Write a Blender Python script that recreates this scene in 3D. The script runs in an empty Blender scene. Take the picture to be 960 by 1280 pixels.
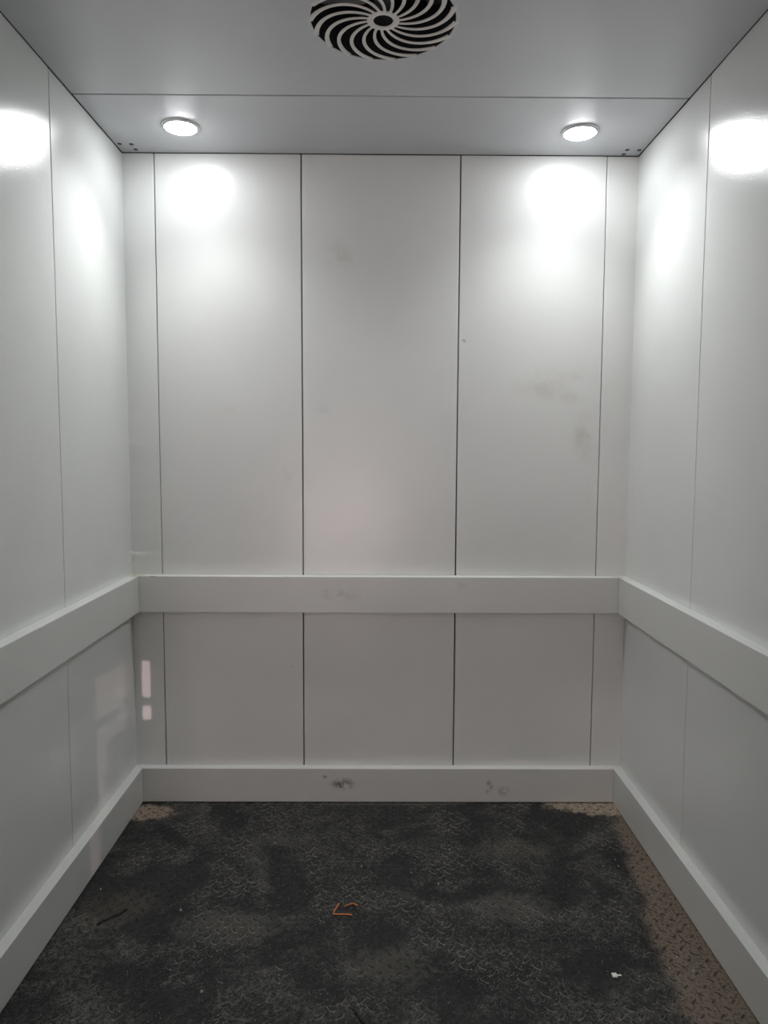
import bpy, bmesh, math, random
from mathutils import Vector, Matrix
random.seed(7)
S = bpy.context.scene
C = S.collection

# ------------------------------------------------------------------ camera
F, PITCH, YAW, ROLL = 914.33, -0.08321, 0.00643, 0.00451
CAM = Vector((-0.0009, -2.4994, 1.2294))
def cam_axes():
    f = Vector((math.sin(YAW)*math.cos(PITCH), math.cos(YAW)*math.cos(PITCH), math.sin(PITCH)))
    r = Vector((math.cos(YAW), -math.sin(YAW), 0)); u = r.cross(f)
    return r*math.cos(ROLL)+u*math.sin(ROLL), -r*math.sin(ROLL)+u*math.cos(ROLL), f
cr, cu, cf = cam_axes()
cd = bpy.data.cameras.new('camera')
cd.sensor_fit = 'VERTICAL'; cd.sensor_height = 36.0; cd.lens = 36.0*F/1280.0
cd.clip_start = 0.02; cd.clip_end = 60
cam = bpy.data.objects.new('camera', cd); C.objects.link(cam)
cam.matrix_world = Matrix(((cr.x, cu.x, -cf.x, CAM.x), (cr.y, cu.y, -cf.y, CAM.y), (cr.z, cu.z, -cf.z, CAM.z), (0, 0, 0, 1)))
S.camera = cam

# ------------------------------------------------------------------ world and exposure
w = bpy.data.worlds.new('world'); S.world = w; w.use_nodes = True
bg = w.node_tree.nodes['Background']
bg.inputs[0].default_value = (1.0, 0.80, 0.81, 1); bg.inputs[1].default_value = 9.0   # hazy pink daylight outside the landing
sd = bpy.data.lights.new('low_sun', 'SUN'); sd.energy = 1.05; sd.angle = math.radians(.12); sd.color = (1.0, .74, .76)
sun = bpy.data.objects.new('low_sun', sd); C.objects.link(sun)
sun.rotation_euler = Vector((.2015, -1, .1398)).to_track_quat('Z', 'Y').to_euler()   # low rays through the landing doorway, over the added sun blocker, into the left rear corner
S.view_settings.view_transform = 'Standard'; S.view_settings.look = 'None'
S.view_settings.gamma = 1.0; S.view_settings.use_curve_mapping = False
S.view_settings.exposure = 0.1
LAMP = 80.0            # radiance of the two downlight diffusers
SPOT = 21.0             # watts of each downlight's beam
LANDING_LAMP = 6.5    # watts of the lamp on the landing

# ------------------------------------------------------------------ cabin sizes (metres)
W = 0.8516      # half width
H = 2.2
DEP = 1.5       # cabin depth
SK = 0.1239; SD = 0.0286          # skirting height, depth
RZ0, RZ1, RD = 0.6766, 0.8017, 0.0322   # rail

# ------------------------------------------------------------------ node helpers
def new_mat(name):
    m = bpy.data.materials.new(name); m.use_nodes = True
    nt = m.node_tree; b = nt.nodes['Principled BSDF']
    return m, nt, b
def N(nt, t, **kw):
    n = nt.nodes.new(t)
    for k, v in kw.items(): setattr(n, k, v)
    return n
def L(nt, a, b): nt.links.new(a, b)
def math_n(nt, op, a, b=None, c=None, clamp=False):
    n = N(nt, 'ShaderNodeMath', operation=op, use_clamp=clamp)
    for i, v in enumerate((a, b, c)):
        if v is None: continue
        if isinstance(v, (int, float)): n.inputs[i].default_value = v
        else: L(nt, v, n.inputs[i])
    return n.outputs[0]
def mix(nt, fac, a, b):
    n = N(nt, 'ShaderNodeMix', data_type='RGBA')
    if isinstance(fac, (int, float)): n.inputs[0].default_value = fac
    else: L(nt, fac, n.inputs[0])
    for i, v in ((6, a), (7, b)):
        if isinstance(v, tuple): n.inputs[i].default_value = (*v, 1)
        else: L(nt, v, n.inputs[i])
    return n.outputs[2]
def noise(nt, vec, scale, detail=3, rough=.5, dist=0):
    n = N(nt, 'ShaderNodeTexNoise'); n.inputs['Scale'].default_value = scale
    n.inputs['Detail'].default_value = detail; n.inputs['Roughness'].default_value = rough
    n.inputs['Distortion'].default_value = dist
    L(nt, vec, n.inputs['Vector']); return n.outputs['Fac']
def ramp(nt, v, lo, hi, a=0.0, b=1.0):
    n = N(nt, 'ShaderNodeMapRange', interpolation_type='SMOOTHSTEP')
    for i, x in ((1, lo), (2, hi), (3, a), (4, b)): n.inputs[i].default_value = x
    L(nt, v, n.inputs[0]); return n.outputs[0]
def pos(nt): return N(nt, 'ShaderNodeNewGeometry').outputs['Position']
def blob(nt, P, c, r, soft=1.0):
    """1 at centre c, 0 outside ellipsoid radii r"""
    n = N(nt, 'ShaderNodeVectorMath', operation='SUBTRACT'); L(nt, P, n.inputs[0]); n.inputs[1].default_value = c
    d = N(nt, 'ShaderNodeVectorMath', operation='DIVIDE'); L(nt, n.outputs[0], d.inputs[0]); d.inputs[1].default_value = r
    l = N(nt, 'ShaderNodeVectorMath', operation='LENGTH'); L(nt, d.outputs[0], l.inputs[0])
    return ramp(nt, l.outputs['Value'], 1.0, 1.0-soft)

# ------------------------------------------------------------------ materials
def paint(name, col, rough=0.3, spots=(), bump=0.32, spec=.5):
    """semi-gloss powder-coated sheet steel: faint blotches, orange peel, and given stains (centre, radii, colour, strength, noise scale)"""
    m, nt, b = new_mat(name)
    P = pos(nt)
    bl = noise(nt, P, 2.3, 3)
    c = mix(nt, ramp(nt, bl, .3, .7), tuple(x*.975 for x in col), tuple(min(1, x*1.02) for x in col))
    rr = math_n(nt, 'MULTIPLY_ADD', noise(nt, P, 3, 2, .5), .04, rough-.02)
    for (cc, r, sc, st, ns) in spots:
        k = math_n(nt, 'MULTIPLY', blob(nt, P, cc, r, .9), ramp(nt, noise(nt, P, ns, 4, .65), .38, .62))
        k = math_n(nt, 'MULTIPLY', k, st)
        c = mix(nt, k, c, sc)
    L(nt, c, b.inputs['Base Color']); L(nt, rr, b.inputs['Roughness'])
    b.inputs['Specular IOR Level'].default_value = spec
    bp = N(nt, 'ShaderNodeBump'); bp.inputs['Strength'].default_value = bump; bp.inputs['Distance'].default_value = .0012
    nz = math_n(nt, 'ADD', noise(nt, P, 300, 2), math_n(nt, 'MULTIPLY', noise(nt, P, 5, 1), 1.5))
    L(nt, nz, bp.inputs['Height']); L(nt, bp.outputs[0], b.inputs['Normal'])
    return m
def wallpt(px, py):
    """photo measurement -> point on the back wall"""
    d = cf*F + cr*(px-480) + cu*(640-py)
    t = -CAM.y/d.y
    p = CAM + d*t
    return (p.x, 0.0, p.z)
BROWN = (.16, .12, .09); BEIGE = (.50, .47, .38); OCHRE = (.40, .29, .14)
WALLC = (.69, .705, .685)
def skirtpt(px, py):
    d = cf*F + cr*(px-480) + cu*(640-py); t = (-SD-CAM.y)/d.y; p = CAM+d*t
    return (p.x, -SD, p.z)
m_wall = paint('wall_paint', WALLC, .19, spots=[
    (wallpt(425, 325), (.06, .1, .09), BEIGE, .6, 9),
    (wallpt(705, 482), (.22, .1, .08), BEIGE, .55, 6),
    (wallpt(732, 545), (.055, .1, .11), BEIGE, .6, 8),
    (wallpt(280, 515), (.07, .1, .05), BEIGE, .22, 10),
    (wallpt(405, 515), (.05, .1, .03), (.3, .3, .28), .14, 24),
    (wallpt(360, 590), (.03, .1, .05), (.3, .28, .27), .14, 24),
    (wallpt(580, 426), (.012, .05, .009), BROWN, .7, 150),
    (wallpt(366, 833), (.010, .05, .006), BROWN, .35, 120),
])
m_ceil = paint('ceiling_paint', (.53, .54, .56), .36, spots=[((.0, -.52, 2.2), (.06, .03, .1), BEIGE, .2, 30)])
m_trim = paint('trim_paint', (.62, .63, .605), .33, spots=[
    (skirtpt(428, 980), (.060, .02, .030), (.10, .06, .05), .85, 48),
    (skirtpt(406, 971), (.012, .02, .010), (.14, .09, .08), .6, 90),
    (skirtpt(611, 984), (.020, .02, .034), (.10, .07, .06), .75, 60),
    (skirtpt(630, 989), (.030, .02, .025), (.14, .10, .09), .6, 60),
    ((-W+.02, -.02, RZ1), (.05, .05, .006), OCHRE, .8, 70),
    ((W-.03, -.05, RZ1), (.05, .07, .006), OCHRE, .55, 60),
    ((-W+.08, -.032, RZ1), (.02, .01, .006), BROWN, .9, 120),
    ((.28, -.030, RZ1-.03), (.03, .02, .02), (.25, .23, .22), .3, 60),
    ((-.13, -.034, RZ1-.06), (.12, .02, .03), (.33, .31, .30), .35, 30),
])
m_grille = paint('grille_paint', (.66, .64, .60), .35)
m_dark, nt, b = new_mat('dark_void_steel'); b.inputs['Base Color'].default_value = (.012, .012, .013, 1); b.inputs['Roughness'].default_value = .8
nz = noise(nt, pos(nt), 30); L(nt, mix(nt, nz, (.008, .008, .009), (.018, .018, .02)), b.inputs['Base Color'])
m_fan, nt, b = new_mat('fan_plastic'); L(nt, mix(nt, noise(nt, pos(nt), 60), (.03, .028, .03), (.06, .055, .055)), b.inputs['Base Color']); b.inputs['Roughness'].default_value = .55
m_motor, nt, b = new_mat('fan_motor_metal'); L(nt, mix(nt, noise(nt, pos(nt), 40), (.11, .10, .10), (.17, .155, .155)), b.inputs['Base Color']); b.inputs['Roughness'].default_value = .5
m_ring, nt, b = new_mat('lamp_ring_metal'); L(nt, mix(nt, noise(nt, pos(nt), 90), (.50, .50, .50), (.60, .60, .60)), b.inputs['Base Color']); b.inputs['Roughness'].default_value = .3; b.inputs['Metallic'].default_value = .6
m_led, nt, b = new_mat('lamp_diffuser_glow'); b.inputs['Base Color'].default_value = (.9, .9, .9, 1)
b.inputs['Emission Color'].default_value = (.955, .975, 1.0, 1); b.inputs['Emission Strength'].default_value = LAMP
m_screw, nt, b = new_mat('screw_steel'); L(nt, mix(nt, noise(nt, pos(nt), 300), (.015, .015, .015), (.05, .045, .04)), b.inputs['Base Color']); b.inputs['Roughness'].default_value = .5
m_backing, nt, b = new_mat('bare_backing_steel'); L(nt, mix(nt, noise(nt, pos(nt), 20), (.03, .03, .03), (.05, .05, .05)), b.inputs['Base Color']); b.inputs['Roughness'].default_value = .6

def floor_mat(name, lug=0.0):
    """black-coated tread plate: soot, grey-olive wear, fine scratches, beige dust along the edges the feet never reach"""
    m, nt, b = new_mat(name)
    P = pos(nt)
    soot = (.0085, .0088, .0098); wear = (.066, .065, .055); dust = (.40, .32, .24); grey = (.15, .147, .130)
    big = noise(nt, P, 4.2, 5, .6, .6)
    c = mix(nt, ramp(nt, big, .40, .68), soot, wear)
    # curled scratches and scuffs
    vz = N(nt, 'ShaderNodeTexVoronoi', feature='DISTANCE_TO_EDGE'); vz.inputs['Scale'].default_value = 55
    wv = N(nt, 'ShaderNodeVectorMath', operation='ADD'); L(nt, P, wv.inputs[0])
    wn = N(nt, 'ShaderNodeTexNoise'); wn.inputs['Scale'].default_value = 28; L(nt, P, wn.inputs['Vector'])
    ws = N(nt, 'ShaderNodeVectorMath', operation='SCALE'); L(nt, wn.outputs['Color'], ws.inputs[0]); ws.inputs['Scale'].default_value = .03
    L(nt, ws.outputs[0], wv.inputs[1]); L(nt, wv.outputs[0], vz.inputs['Vector'])
    line = ramp(nt, vz.outputs['Distance'], .11, .0)
    gate = ramp(nt, noise(nt, P, 17, 4, .6), .42, .58)
    c = mix(nt, math_n(nt, 'MULTIPLY', math_n(nt, 'MULTIPLY', line, gate), .75), c, grey)
    speck = ramp(nt, noise(nt, P, 330, 2, .6), .58, .70)
    fleck = ramp(nt, noise(nt, P, 130, 3, .65, 1.5), .50, .64)
    c = mix(nt, math_n(nt, 'MULTIPLY', fleck, .65), c, (.15, .147, .130))
    c = mix(nt, ramp(nt, noise(nt, P, 95, 3, .6, 1.0), .52, .40, 0, .8), c, (.006, .006, .0065))
    c = mix(nt, math_n(nt, 'MULTIPLY', speck, .7), c, (.24, .235, .21))
    tread = ramp(nt, noise(nt, P, 4.6, 6, .66, .5), .42, .58)
    c = mix(nt, math_n(nt, 'MULTIPLY_ADD', tread, .80, 0.0), c, (.0095, .0098, .0115))
    # dust: back right corner, right edge, back left corner, strip along the back
    sx = N(nt, 'ShaderNodeSeparateXYZ'); L(nt, P, sx.inputs[0])
    dn = noise(nt, P, 9, 4, .6)
    # right edge band: distance from the right skirting, wider toward the viewer
    wdt = math_n(nt, 'MULTIPLY_ADD', sx.outputs['Y'], -.14, .012)
    edge = math_n(nt, 'SUBTRACT', math_n(nt, 'SUBTRACT', W-SD, sx.outputs['X']), math_n(nt, 'ADD', wdt, math_n(nt, 'MULTIPLY_ADD', dn, .12, -.06)))
    e1 = ramp(nt, edge, .022, -.022)
    def put(c, mask, col, st):
        g = ramp(nt, noise(nt, P, 120, 3, .6), .34, .56, .22, 1.0)
        return mix(nt, math_n(nt, 'MULTIPLY', math_n(nt, 'MULTIPLY', mask, g), st), c, col)
    c = put(c, e1, (.19, .148, .110), .95)
    dn2 = noise(nt, P, 22, 4, .6)
    def wob(mask): return ramp(nt, math_n(nt, 'ADD', mask, math_n(nt, 'MULTIPLY_ADD', dn2, .9, -.45)), .35, .6)
    dn3 = noise(nt, P, 26, 5, .7, .8)
    def wob2(mask): return math_n(nt, 'MULTIPLY', ramp(nt, mask, .0, .5), ramp(nt, math_n(nt, 'ADD', mask, math_n(nt, 'MULTIPLY_ADD', dn3, 2.6, -1.3)), .20, .85))
    c = put(c, wob(blob(nt, P, (.80, -.03, 0), (.40, .16, .1), 1)), dust, .95)
    c = put(c, wob(blob(nt, P, (-.80, -.10, 0), (.20, .10, .1), 1)), (.33, .25, .19), .9)
    c = put(c, wob(blob(nt, P, (.0, -.02, 0), (.70, .055, .1), 1)), (.10, .085, .07), .6)
    c = put(c, wob2(blob(nt, P, (-.70, -.62, 0), (.16, .14, .1), 1)), (.085, .07, .055), .6)
    c = put(c, wob2(blob(nt, P, (.42, -.33, 0), (.20, .12, .1), 1)), (.075, .073, .060), .85)
    c = put(c, wob2(blob(nt, P, (.36, -.62, 0), (.20, .14, .1), 1)), (.085, .082, .070), .8)
    c = put(c, wob2(blob(nt, P, (-.38, -.70, 0), (.26, .12, .1), 1)), (.075, .073, .062), .8)
    c = put(c, wob2(blob(nt, P, (-.30, -.28, 0), (.22, .07, .1), 1)), (.065, .063, .055), .7)
    c = put(c, wob2(blob(nt, P, (.02, -.85, 0), (.22, .12, .1), 1)), (.070, .068, .056), .8)
    if lug > 0: c = mix(nt, math_n(nt, 'MULTIPLY', ramp(nt, noise(nt, P, 6, 4, .6), .42, .58, .08, 1.0), math_n(nt, 'MULTIPLY', math_n(nt, 'MULTIPLY_ADD', tread, -.85, 1.0), lug)), c, (.21, .20, .175))
    if lug < 0: c = mix(nt, -lug, c, (.010, .010, .011))
    L(nt, c, b.inputs['Base Color'])
    L(nt, math_n(nt, 'MULTIPLY_ADD', noise(nt, P, 12, 3), .3, .45), b.inputs['Roughness'])
    b.inputs['Specular IOR Level'].default_value = .25
    bp = N(nt, 'ShaderNodeBump'); bp.inputs['Strength'].default_value = .9; bp.inputs['Distance'].default_value = .002
    hh = math_n(nt, 'ADD', noise(nt, P, 260, 3, .6), math_n(nt, 'MULTIPLY', noise(nt, P, 45, 3), 2.0))
    L(nt, hh, bp.inputs['Height']); L(nt, bp.outputs[0], b.inputs['Normal'])
    return m
m_floor = floor_mat('tread_plate_coating')
m_lug_side = floor_mat('tread_lug_dusty_side', .75)
m_lug_top = floor_mat('tread_lug_dark_top', -.75)

def flat(name, a, bcol, rough=.7, sc=60):
    m, nt, b = new_mat(name); L(nt, mix(nt, noise(nt, pos(nt), sc), a, bcol), b.inputs['Base Color']); b.inputs['Roughness'].default_value = rough
    return m
m_orange = flat('rusty_orange_strip', (.42, .12, .035), (.62, .20, .07), .6, 200)
m_white = flat('white_chip', (.75, .73, .68), (.85, .82, .78))
m_twig = flat('black_twig', (.006, .006, .006), (.015, .014, .013))
m_grit = flat('pale_grit', (.22, .20, .17), (.5, .48, .43), .6, 900)
m_land = flat('landing_plaster', (.33, .34, .31), (.40, .41, .38), .8, 5)
m_landfloor = flat('landing_concrete', (.26, .24, .23), (.34, .31, .30), .8, 8)
m_shutter = flat('shutter_steel', (.25, .25, .25), (.32, .32, .32), .5, 10)

# ------------------------------------------------------------------ mesh helpers
def link(name, bm, mats, parent=None, smooth=False):
    me = bpy.data.meshes.new(name); bm.to_mesh(me); bm.free()
    for m in (mats if isinstance(mats, (list, tuple)) else [mats]): me.materials.append(m)
    if smooth:
        for p in me.polygons: p.use_smooth = True
    o = bpy.data.objects.new(name, me); C.objects.link(o)
    if parent: o.parent = parent
    return o
def box(bm, x0, x1, y0, y1, z0, z1, bev=0, mat=0):
    r = bmesh.ops.create_cube(bm, size=1)
    for v in r['verts']:
        v.co = Vector(((x0+x1)/2+v.co.x*(x1-x0), (y0+y1)/2+v.co.y*(y1-y0), (z0+z1)/2+v.co.z*(z1-z0)))
    fs = {f for v in r['verts'] for f in v.link_faces}
    for f in fs: f.material_index = mat
    if bev:
        es = list({e for v in r['verts'] for e in v.link_edges})
        bmesh.ops.bevel(bm, geom=es, offset=bev, segments=2, profile=.5, affect='EDGES')
    return bm
def thing(name, label, cat, loc=(0, 0, 0), group=None):
    o = bpy.data.objects.new(name, None); C.objects.link(o); o.empty_display_size = .05
    o.location = loc; o['label'] = label; o['category'] = cat
    if group: o['group'] = group
    return o
def tag(o, label, cat, group=None):
    o['label'] = label; o['category'] = cat
    if group: o['group'] = group
    return o
def struct(o): o['kind'] = 'structure'; return o
def lathe(bm, prof, n=48, cap=False):
    rings = []
    for r, z in prof:
        rings.append([bm.verts.new((r*math.cos(2*math.pi*i/n), r*math.sin(2*math.pi*i/n), z)) for i in range(n)])
    for a, b2 in zip(rings, rings[1:]):
        for i in range(n):
            j = (i+1) % n; bm.faces.new((a[i], a[j], b2[j], b2[i]))
    if cap: bm.faces.new(rings[-1])
    return bm

# ------------------------------------------------------------------ setting: walls
PT = 0.016   # panel thickness
def backing(name, x0, x1, y0, y1, z0=-.03, z1=H+.13):
    bm = bmesh.new(); box(bm, x0, x1, y0, y1, z0, z1)
    return struct(link(name, bm, m_backing))
wall_back = backing('wall_back', -W-.05, W+.05, PT+.004, PT+.034)
wall_left = backing('wall_left', -W-PT-.034, -W-PT-.004, -DEP-.04, PT+.003)
wall_right = backing('wall_right', W+PT+.004, W+PT+.034, -DEP-.04, PT+.003)

def panel(parent, axis, a, b, side=1, tilt=0.0, g0=.002, g1=.002):
    """folded sheet panel spanning a..b along its wall, bent edges rounded; tilt = small real misalignment of the sheet (metres in/out at the b side)"""
    lo = a+g0/2 if g0 else a-.008; hi = b-g1/2 if g1 else b+.008; R = .0022; n = 4
    prof = [(lo, PT)]
    for i in range(n+1):
        t = i/n*math.pi/2; prof.append((lo+R-R*math.cos(t), R-R*math.sin(t)))
    for i in range(n+1):
        t = i/n*math.pi/2; prof.append((hi-R+R*math.sin(t), R-R*math.cos(t)))
    prof.append((hi, PT))
    bm = bmesh.new(); rows = []
    nz = 12
    ph = random.uniform(0, 6)
    for k in range(nz+1):
        z = (H+.001)*k/nz
        row = []
        for (s, d) in prof:
            d2 = d + tilt*(s-lo)/(hi-lo)
            e = .0005*math.sin(z*3.1+ph) if s < lo+R else (-.0005*math.sin(z*2.6+ph+1) if s > hi-R else 0)
            s2 = s+e
            if axis == 'x': co = (s2, d2, z)
            else: co = (side*(W+d2), -s2, z)
            row.append(bm.verts.new(co))
        rows.append(row)
    for r0, r1 in zip(rows, rows[1:]):
        for i in range(len(prof)-1): bm.faces.new((r0[i], r0[i+1], r1[i+1], r1[i]))
    bm.faces.new(rows[-1]); bm.faces.new(list(reversed(rows[0])))
    bmesh.ops.recalc_face_normals(bm, faces=bm.faces)
    o = link('wall_panel', bm, m_wall, parent)
    return o
J = [-W, -.7477, -.2627, .2632, .7481, W]
G = [0, .0026, .0038, .0038, .0024, 0]
TL = [0, -.0004, .0012, -.0006, .0004]
for i in range(5): panel(wall_back, 'x', J[i], J[i+1], 1, TL[i], G[i], G[i+1])
for side, wl, jj in ((-1, wall_left, .5368), (1, wall_right, .5278)):
    js = [0.0, jj, jj+.50, DEP]
    for i in range(3): panel(wl, 'y', js[i], js[i+1], side, (.0006, -.0005, .0004)[i], 0 if i == 0 else .0034, .0034)

# front return wall with the doorway
bm = bmesh.new(); OW, OH = .62, 2.06
box(bm, -W-.05, -OW, -DEP-.04, -DEP, -.03, H+.13); box(bm, OW, W+.05, -DEP-.04, -DEP, -.03, H+.13); box(bm, -OW, OW, -DEP-.04, -DEP, OH, H+.13)
wall_front = struct(link('wall_front', bm, m_wall))

# ------------------------------------------------------------------ ceiling
CZ = H+.003
bm = bmesh.new(); box(bm, -W-.05, W+.05, -DEP-.04, PT+.034, H+.135, H+.15)
ceiling = struct(link('ceiling', bm, m_backing))
VC = Vector((.0036, -.7509)); VR = .1664
JC = .3962
def ceil_panel(y0, y1, hole=None):
    bm = bmesh.new(); x0, x1 = -W+.0020, W-.0020
    if not hole:
        box(bm, x0, x1, y0, y1, CZ, CZ+.012, .0012)
    else:
        n = 96; c, r = hole
        rim = []
        for i in range(n):
            a = 2*math.pi*i/n
            dx, dy = math.cos(a), math.sin(a)
            ts = [((x1 if dx > 0 else x0)-c.x)/dx if abs(dx) > 1e-9 else 1e9, ((y1 if dy > 0 else y0)-c.y)/dy if abs(dy) > 1e-9 else 1e9]
            t = min(ts)
            rim.append((Vector((c.x+r*dx, c.y+r*dy)), Vector((c.x+t*dx, c.y+t*dy))))
        # snap outer ring to the four corners
        for cx_, cy_ in ((x0, y0), (x1, y0), (x1, y1), (x0, y1)):
            k = min(range(n), key=lambda i: (rim[i][1]-Vector((cx_, cy_))).length)
            rim[k] = (rim[k][0], Vector((cx_, cy_)))
        lay = []
        for z in (CZ, CZ+.012):
            lay.append(([bm.verts.new((p.x, p.y, z)) for p, q in rim], [bm.verts.new((q.x, q.y, z)) for p, q in rim]))
        for i in range(n):
            j = (i+1) % n
            bm.faces.new((lay[0][0][i], lay[0][0][j], lay[0][1][j], lay[0][1][i]))
            bm.faces.new((lay[1][0][i], lay[1][1][i], lay[1][1][j], lay[1][0][j]))
            bm.faces.new((lay[0][0][i], lay[1][0][i], lay[1][0][j], lay[0][0][j]))
            bm.faces.new((lay[0][1][i], lay[0][1][j], lay[1][1][j], lay[1][1][i]))
        bmesh.ops.recalc_face_normals(bm, faces=bm.faces)
    return link('ceiling_panel', bm, m_ceil, ceiling)
cp = ceil_panel(-JC+.0035, -.0020)
ceil_panel(-1.10, -JC-.0035, (VC, VR+.004))
ceil_panel(-DEP+.002, -1.105)
# three screws near each back corner
def ceilpt(px, py, z=CZ):
    d = cf*F + cr*(px-480) + cu*(640-py); t = (z-CAM.z)/d.z; return CAM+d*t
bm = bmesh.new(); lathe(bm, [(.0072, 0), (.0068, -.0010), (.0035, -.0016)], 14, True)
s0 = None
for px, py in ((149.3, 179.7), (164.2, 180.2), (169.6, 186.6), (784.2, 187.4), (799, 187.6), (778.6, 194)):
    p = ceilpt(px, py); p.x = max(-W+.014, min(W-.014, p.x)); p.y = min(-.016, p.y)
    if s0 is None: s0 = link('screw', bm, m_screw, cp); o = s0
    else: o = s0.copy(); C.objects.link(o); o.parent = cp
    o.location = (p.x, p.y, CZ)

# ------------------------------------------------------------------ floor
bm = bmesh.new(); box(bm, -W-.05, W+.05, -DEP-.04, PT+.034, -.02, 0)
floor = struct(link('floor', bm, m_floor))
PI = math.pi
def lug_geo(bm, x, y, a, sc=1.0):
    Lh, Wh, hh = .0145*sc, .0048*sc, .0017
    n = 10; ca, sa = math.cos(a), math.sin(a)
    def pt(u, v, z): return bm.verts.new((x+u*ca-v*sa, y+u*sa+v*ca, z))
    def ring(k, z):
        out = []
        for i in range(n):
            t = 2*PI*i/n; u = math.cos(t); v = math.sin(t)
            out.append(pt(Lh*k*u, Wh*k*v*(1-.35*abs(u)), z))
        return out
    r0, r1 = ring(1, -.0002), ring(.70, hh)
    for i in range(n):
        f = bm.faces.new((r0[i], r0[(i+1) % n], r1[(i+1) % n], r1[i])); f.material_index = 0; f.smooth = True
    f = bm.faces.new(r1); f.material_index = 1
def proj(p):
    d = Vector(p)-CAM; z = d.dot(cf); return 480+F*d.dot(cr)/z, 640-F*d.dot(cu)/z
pitch = .0440; lugs = []
ny = int(DEP/pitch)
for i in range(-20, 21):
    for j in range(0, ny+2):
        for k in (0, 1):
            x = i*pitch + (k*.5)*pitch + .006; y = -.035 - j*pitch - (k*.5)*pitch
            if abs(x) > W-SD-.012 or y < -DEP+.02: continue
            lugs.append((x, y, PI/4 if k == 0 else -PI/4))
vis = []
for l in lugs:
    px, py = proj((l[0], l[1], 0))
    if -4 < px < 964 and py < 1284: vis.append(((Vector((l[0], l[1], 0))-CAM).length, l))
vis.sort(key=lambda t: t[0])
single = [l for _, l in vis[:300]]; ss = set(single)
bmA = bmesh.new(); lug_geo(bmA, 0, 0, PI/4); bmB = bmesh.new(); lug_geo(bmB, 0, 0, -PI/4)
protos = {}
for l in single:
    key = l[2] > 0
    if key not in protos:
        o = link('tread_lug', bmA if key else bmB, [m_lug_side, m_lug_top], floor); protos[key] = o
    else:
        o = protos[key].copy(); C.objects.link(o); o.parent = floor
    o.location = (l[0], l[1], 0)
bm = bmesh.new()
for l in lugs:
    if l not in ss: lug_geo(bm, *l)
far = link('tread_lug_field', bm, [m_lug_side, m_lug_top], floor); far['kind'] = 'stuff'

# ------------------------------------------------------------------ rails and skirting: folded channels with mitred ends
def channel_prof(z0, z1, dep, lip=.0025):
    R = .002; pts = [(0, z1)]
    for i in range(4):
        t = PI/2*i/3; pts.append((dep-R+R*math.sin(t), z1-R+R*math.cos(t)))
    for i in range(4):
        t = PI/2*i/3; pts.append((dep-R+R*math.cos(t), z0+R-R*math.sin(t)))
    pts.append((0, z0))
    return pts
def channel(name, where, z0, z1, dep, mat, gap=.0009):
    pr = channel_prof(z0, z1, dep); bm = bmesh.new(); ends = []
    for e in (0, 1):
        row = []
        for d, z in pr:
            if where == 'back':
                x = (-W+d+gap) if e == 0 else (W-d-gap); co = (x, -d, z)
            else:
                s = -1 if where == 'left' else 1
                y = -d-gap if e == 0 else -DEP+.01
                co = (s*(W-d), y, z)
            row.append(bm.verts.new(co))
        ends.append(row)
    n = len(pr)
    for i in range(n): bm.faces.new((ends[0][i], ends[0][(i+1) % n], ends[1][(i+1) % n], ends[1][i]))
    bm.faces.new(ends[0]); bm.faces.new(list(reversed(ends[1])))
    bmesh.ops.recalc_face_normals(bm, faces=bm.faces)
    o = link(name, bm, mat)
    return o
for wh, lab in (('back', 'long grey painted steel bumper rail across the back wall'),
                ('left', 'grey painted steel bumper rail running along the left wall'),
                ('right', 'grey painted steel bumper rail running along the right wall')):
    o = tag(channel('bumper_rail', wh, RZ0, RZ1, RD, m_trim), lab, 'rail', 'bumper rails around the lift cabin')
    struct(channel('baseboard_'+wh, wh, .003, SK, SD, m_trim))
# sealing beads between rail top and wall
# ------------------------------------------------------------------ downlights
def downlight(loc, label, az):
    t = thing('downlight', label, 'ceiling light', loc, 'recessed downlights in the ceiling')
    bm = bmesh.new(); lathe(bm, [(.0565, 0), (.0570, -.0015), (.0555, -.0030), (.0530, -.0036), (.0515, -.0030), (.0510, -.0005)], 64)
    link('trim_ring', bm, m_ring, t, True)
    bm = bmesh.new(); lathe(bm, [(.0512, -.0008), (.0506, -.0050), (.0500, -.0060), (.0478, -.0062)], 64)
    g = link('lamp_holder', bm, m_ring, t, True)
    bm = bmesh.new(); lathe(bm, [(.0485, -.0060), (.043, -.0092), (.030, -.0118), (.016, -.0130), (.004, -.0134)], 64, True)
    d = link('lamp_diffuser', bm, m_led, t, True)
    sl = bpy.data.lights.new('downlight_beam', 'SPOT'); sl.energy = SPOT; sl.spot_size = math.radians(132); sl.spot_blend = 1.0
    sl.shadow_soft_size = .045; sl.color = (.97, .985, 1.0)
    so = bpy.data.objects.new('downlight_beam', sl); C.objects.link(so); so.parent = t; so.location = (0, 0, -.050); so.rotation_euler = (math.radians(-21), math.radians(-9 if loc[0] < 0 else 9), 0)
    return t
downlight((-.6047, -.2000, CZ), 'round glowing white downlight over the left side of the back wall', 0)
downlight((.6071, -.1830, CZ), 'round glowing white downlight over the right side of the back wall', 0)

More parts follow.
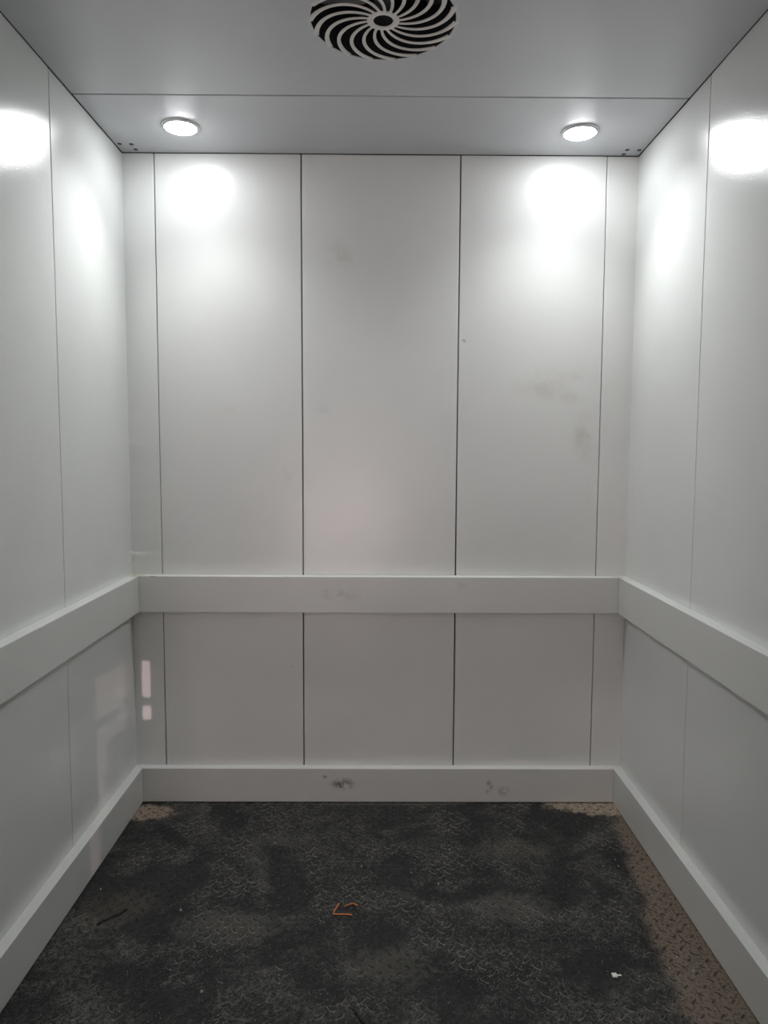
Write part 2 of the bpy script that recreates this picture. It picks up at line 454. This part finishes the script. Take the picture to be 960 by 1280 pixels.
# ------------------------------------------------------------------ ventilation grille with 18 swirled bars
def pol(r, a): return Vector((r*math.cos(a), r*math.sin(a)))
vent = thing('ventilation_grille', 'round swirl-patterned ventilation grille set in the ceiling', 'vent', (VC.x, VC.y, CZ))
R_ = VR
bm = bmesh.new()
lathe(bm, [(R_*.990, .0008), (R_*.990, -.0006), (R_*.996, -.0010), (R_*1.010, -.0010), (R_*1.035, -.0002), (R_*1.040, 0.0)], 96)
link('outer_ring', bm, m_ceil, vent, True)
bm = bmesh.new()
lathe(bm, [(R_*.135, .0008), (R_*.135, -.0004), (R_*.145, -.0013), (R_*.210, -.0013), (R_*.222, -.0004), (R_*.222, .0008)], 48)
link('hub_ring', bm, m_grille, vent, True)
def bar_mesh():
    bm = bmesh.new(); n = 26; rows = []
    cl = []
    for i in range(n+1):
        r = .19+(1.0-.19)*i/n
        u = (r-.19)/.81
        a = math.radians(36-6*u-34*u**1.2-16*u**4)
        cl.append(pol(r*R_, a))
    for i, p in enumerate(cl):
        t = (cl[min(n, i+1)]-cl[max(0, i-1)]).normalized(); nn = Vector((-t.y, t.x))
        u = i/n
        hw = .0030+.0014*min(1, u*2.0)+.0020*max(0, u-.75)*4
        sec = [(-hw, .0008), (-hw, -.0004), (-hw+.0012, -.0012), (hw-.0012, -.0012), (hw, -.0004), (hw, .0008)]
        rows.append([bm.verts.new((p.x+nn.x*s, p.y+nn.y*s, z)) for s, z in sec])
    for a, b2 in zip(rows, rows[1:]):
        for k in range(5): bm.faces.new((a[k], a[k+1], b2[k+1], b2[k]))
    bmesh.ops.recalc_face_normals(bm, faces=bm.faces)
    return bm
b0 = link('grille_bar', bar_mesh(), m_grille, vent, True)
NB = 18
for k in range(1, NB):
    o = b0.copy(); C.objects.link(o); o.parent = vent; o.rotation_euler = (0, 0, 2*PI*k/NB)
# duct and fan above
bm = bmesh.new(); lathe(bm, [(R_*1.01, .001), (R_*1.01, .122), (.001, .122)], 64); link('air_duct', bm, m_dark, vent)
fanroot_bm = bmesh.new(); lathe(fanroot_bm, [(.034, .110), (.034, .060), (.028, .055), (.004, .053)], 40, True)
hub = link('fan_motor', fanroot_bm, m_fan, vent, True)
bm = bmesh.new()
for (r, a, z) in [(0, 0, 0)]:
    n = 10; ra = []; 
    for i in range(n+1):
        u = i/n; rr = .034+u*.118; aa = .1+u*.35
        p1 = pol(rr, aa-.24); p2 = pol(rr, aa+.30)
        ra.append([bm.verts.new((p1.x, p1.y, .066)), bm.verts.new(((p1.x+p2.x)/2, (p1.y+p2.y)/2, .076)), bm.verts.new((p2.x, p2.y, .092))])
    for A, B in zip(ra, ra[1:]):
        for k in range(2): bm.faces.new((A[k], A[k+1], B[k+1], B[k]))
fb = link('fan_blade', bm, m_fan, vent, True)
for k in range(1, 5):
    o = fb.copy(); C.objects.link(o); o.parent = vent; o.rotation_euler = (0, 0, 2*PI*k/5)
# grey capacitor box seen through the slots at the left
bm = bmesh.new(); box(bm, -.145, -.040, -.070, .020, .045, .080, .004)
link('terminal_box', bm, m_motor, vent)

# ------------------------------------------------------------------ litter on the floor
def floorpt(px, py, z=0.0):
    d = cf*F + cr*(px-480) + cu*(640-py); t = (z-CAM.z)/d.z; p = CAM+d*t; return Vector((p.x, p.y, z))
def strip(name, pts, wdt, thk, mat, z0=.0017):
    """flat bent strip following points on the floor"""
    bm = bmesh.new(); rows = []; n = len(pts)
    for i, p in enumerate(pts):
        t = (pts[min(n-1, i+1)]-pts[max(0, i-1)]); t.z = 0; t.normalize(); nn = Vector((-t.y, t.x, 0))
        lift = z0+.0012*abs(math.sin(i*1.3))
        rows.append([bm.verts.new((p.x+nn.x*s, p.y+nn.y*s, lift+z)) for s, z in ((-wdt, 0), (-wdt, thk), (wdt, thk*1.2), (wdt, 0))])
    for a, b2 in zip(rows, rows[1:]):
        for k in range(4): bm.faces.new((a[k], a[(k+1) % 4], b2[(k+1) % 4], b2[k]))
    bm.faces.new(rows[0]); bm.faces.new(rows[-1])
    bmesh.ops.recalc_face_normals(bm, faces=bm.faces)
    return link(name, bm, mat)
P_ = [floorpt(*q) for q in ((447, 1133), (441, 1130.5), (436, 1132), (431, 1134.5))]
P2 = [floorpt(*q) for q in ((424, 1130.5), (421.5, 1135), (418, 1140), (416.5, 1144), (425, 1144.5), (433, 1144), (439.5, 1145.2))]
rt = thing('bent_strip', 'thin rusty orange bent strip lying on the black tread-plate floor', 'scrap', floorpt(430, 1140))
for pp in (P_, P2):
    o = strip('strip_piece', pp, .0019, .0016, m_orange); o.parent = rt; o.matrix_parent_inverse = Matrix.Translation(-rt.location)
bm = bmesh.new(); c = floorpt(768.5, 1221)
box(bm, c.x-.0065, c.x+.0055, c.y-.006, c.y+.007, .0016, .0056, .001); box(bm, c.x+.003, c.x+.016, c.y+.000, c.y+.004, .0016, .0035, .0006)
tag(link('paper_scrap', bm, m_white), 'small white crumpled scrap on the dark floor near the right side', 'scrap')
tw = [floorpt(*q) for q in ((121, 1157), (128, 1153), (134, 1150.5), (141, 1147), (148, 1145), (153, 1141), (158, 1138))]
tag(strip('twig', tw, .0020, .003, m_twig, .0016), 'short black twig on the floor near the left skirting', 'twig')
tw = [floorpt(*q) for q in ((441, 1262), (446, 1268), (450, 1274), (456, 1281))]
tag(strip('rubber_strip', tw, .0022, .003, m_twig, .0016), 'short black rubber strip at the floor edge nearest the viewer', 'scrap')
# countless crumbs
bm = bmesh.new(); rnd = random.Random(3)
spots = [(126, 1112, 1.5), (769, 1075, 1.0), (754, 1083, 1.0), (773, 1083, 1.1), (804, 1108, 1.1), (796, 1105, .9), (846, 1197, 1.3), (548, 1105, 1.5), (562, 1062, 1.2), (867, 1214, 1.6), (226, 1138, 1.8), (252, 1240, 1.8), (514, 1091, 1), (452, 1083, 1), (344, 1054, 1.2), (837, 1211, 1.3)]
def crumb(x, y, s):
    r = bmesh.ops.create_cone(bm, cap_ends=True, segments=5, radius1=s, radius2=s*.5, depth=s*1.1, matrix=Matrix.Translation((x, y, s*.5+.0004)) @ Matrix.Rotation(rnd.uniform(0, 6), 4, 'Z'))
for px, py, s in spots:
    p = floorpt(px, py); crumb(p.x, p.y, .0021*s)
for i in range(2600):
    x = rnd.uniform(-.81, .81); y = -SD-rnd.random()*1.35
    crumb(x, y, .0004+.0008*rnd.random()**2)
o = link('grit', bm, m_grit); tag(o, 'pale grit and crumbs scattered over the black floor', 'grit'); o['kind'] = 'stuff'

# ------------------------------------------------------------------ landing outside the doorway (behind the viewer)
LX, LY0, LY1, LH = 1.9, -DEP-.04, -4.6, 2.6
def sbox(name, m, *bs):
    bm = bmesh.new()
    for q in bs: box(bm, *q)
    return struct(link(name, bm, m))
sbox('floor_landing', m_landfloor, (-LX, LX, LY1, LY0-.012, -.02, 0))
sbox('ceiling_landing', m_land, (-LX, LX, LY1, LY0, LH, LH+.05))
sbox('wall_landing_left', m_land, (-LX-.1, -LX, LY1, LY0, 0, LH))
sbox('wall_landing_right', m_land, (LX, LX+.1, LY1, LY0, 0, LH))
sbox('wall_landing_front', m_land, (-LX, -W-.05, LY0, LY0+.1, 0, LH), (W+.05, LX, LY0, LY0+.1, 0, LH), (-W-.05, W+.05, LY0, LY0+.1, H+.16, LH))
GX0, GX1, GZ = -.66, .15, 1.15  # unseen opening, invented and sized for the pink reflection and the sun patch
sbox('wall_landing_back', m_land, (-LX, GX0, LY1-.1, LY1, 0, LH), (GX1, LX, LY1-.1, LY1, 0, LH), (GX0, GX1, LY1-.1, LY1, 2.1, LH))
bm = bmesh.new()
z = GZ
while z < 2.1-1e-6:
    box(bm, GX0, GX1, LY1-.07, LY1-.045, z, min(z+.09, 2.1), .004); z += .095
box(bm, -.02, .30, LY1+.035, LY1+.05, .976, 1.004)  # added bar that splits the sun patch in two
struct(link('added_shutter_1', bm, m_shutter))  # unseen shutter, added to bound the pink reflection and the sun patch
sbox('sun_blocker_1', m_landfloor, (-.02, .32, LY1+.2, LY1+.3, 0, .889), (.012, .0516, LY1+.2, LY1+.24, 0, 1.3))  # unseen kerb and post, added to crop the sun patch in the corner
t = thing('panel_lamp', 'wide panel lamp on the landing ceiling behind the viewer', 'ceiling light', (0, -3.0, LH))
bm = bmesh.new(); box(bm, -.62, .62, -.32, .32, -.05, 0, .004); link('lamp_body', bm, m_ring, t)
ad = bpy.data.lights.new('tube_light', 'AREA'); ad.shape = 'RECTANGLE'; ad.size = 1.2; ad.size_y = .6; ad.energy = LANDING_LAMP; ad.color = (1, 1, .93)
ao = bpy.data.objects.new('tube_light', ad); C.objects.link(ao); ao.parent = t; ao.location = (0, 0, -.055)
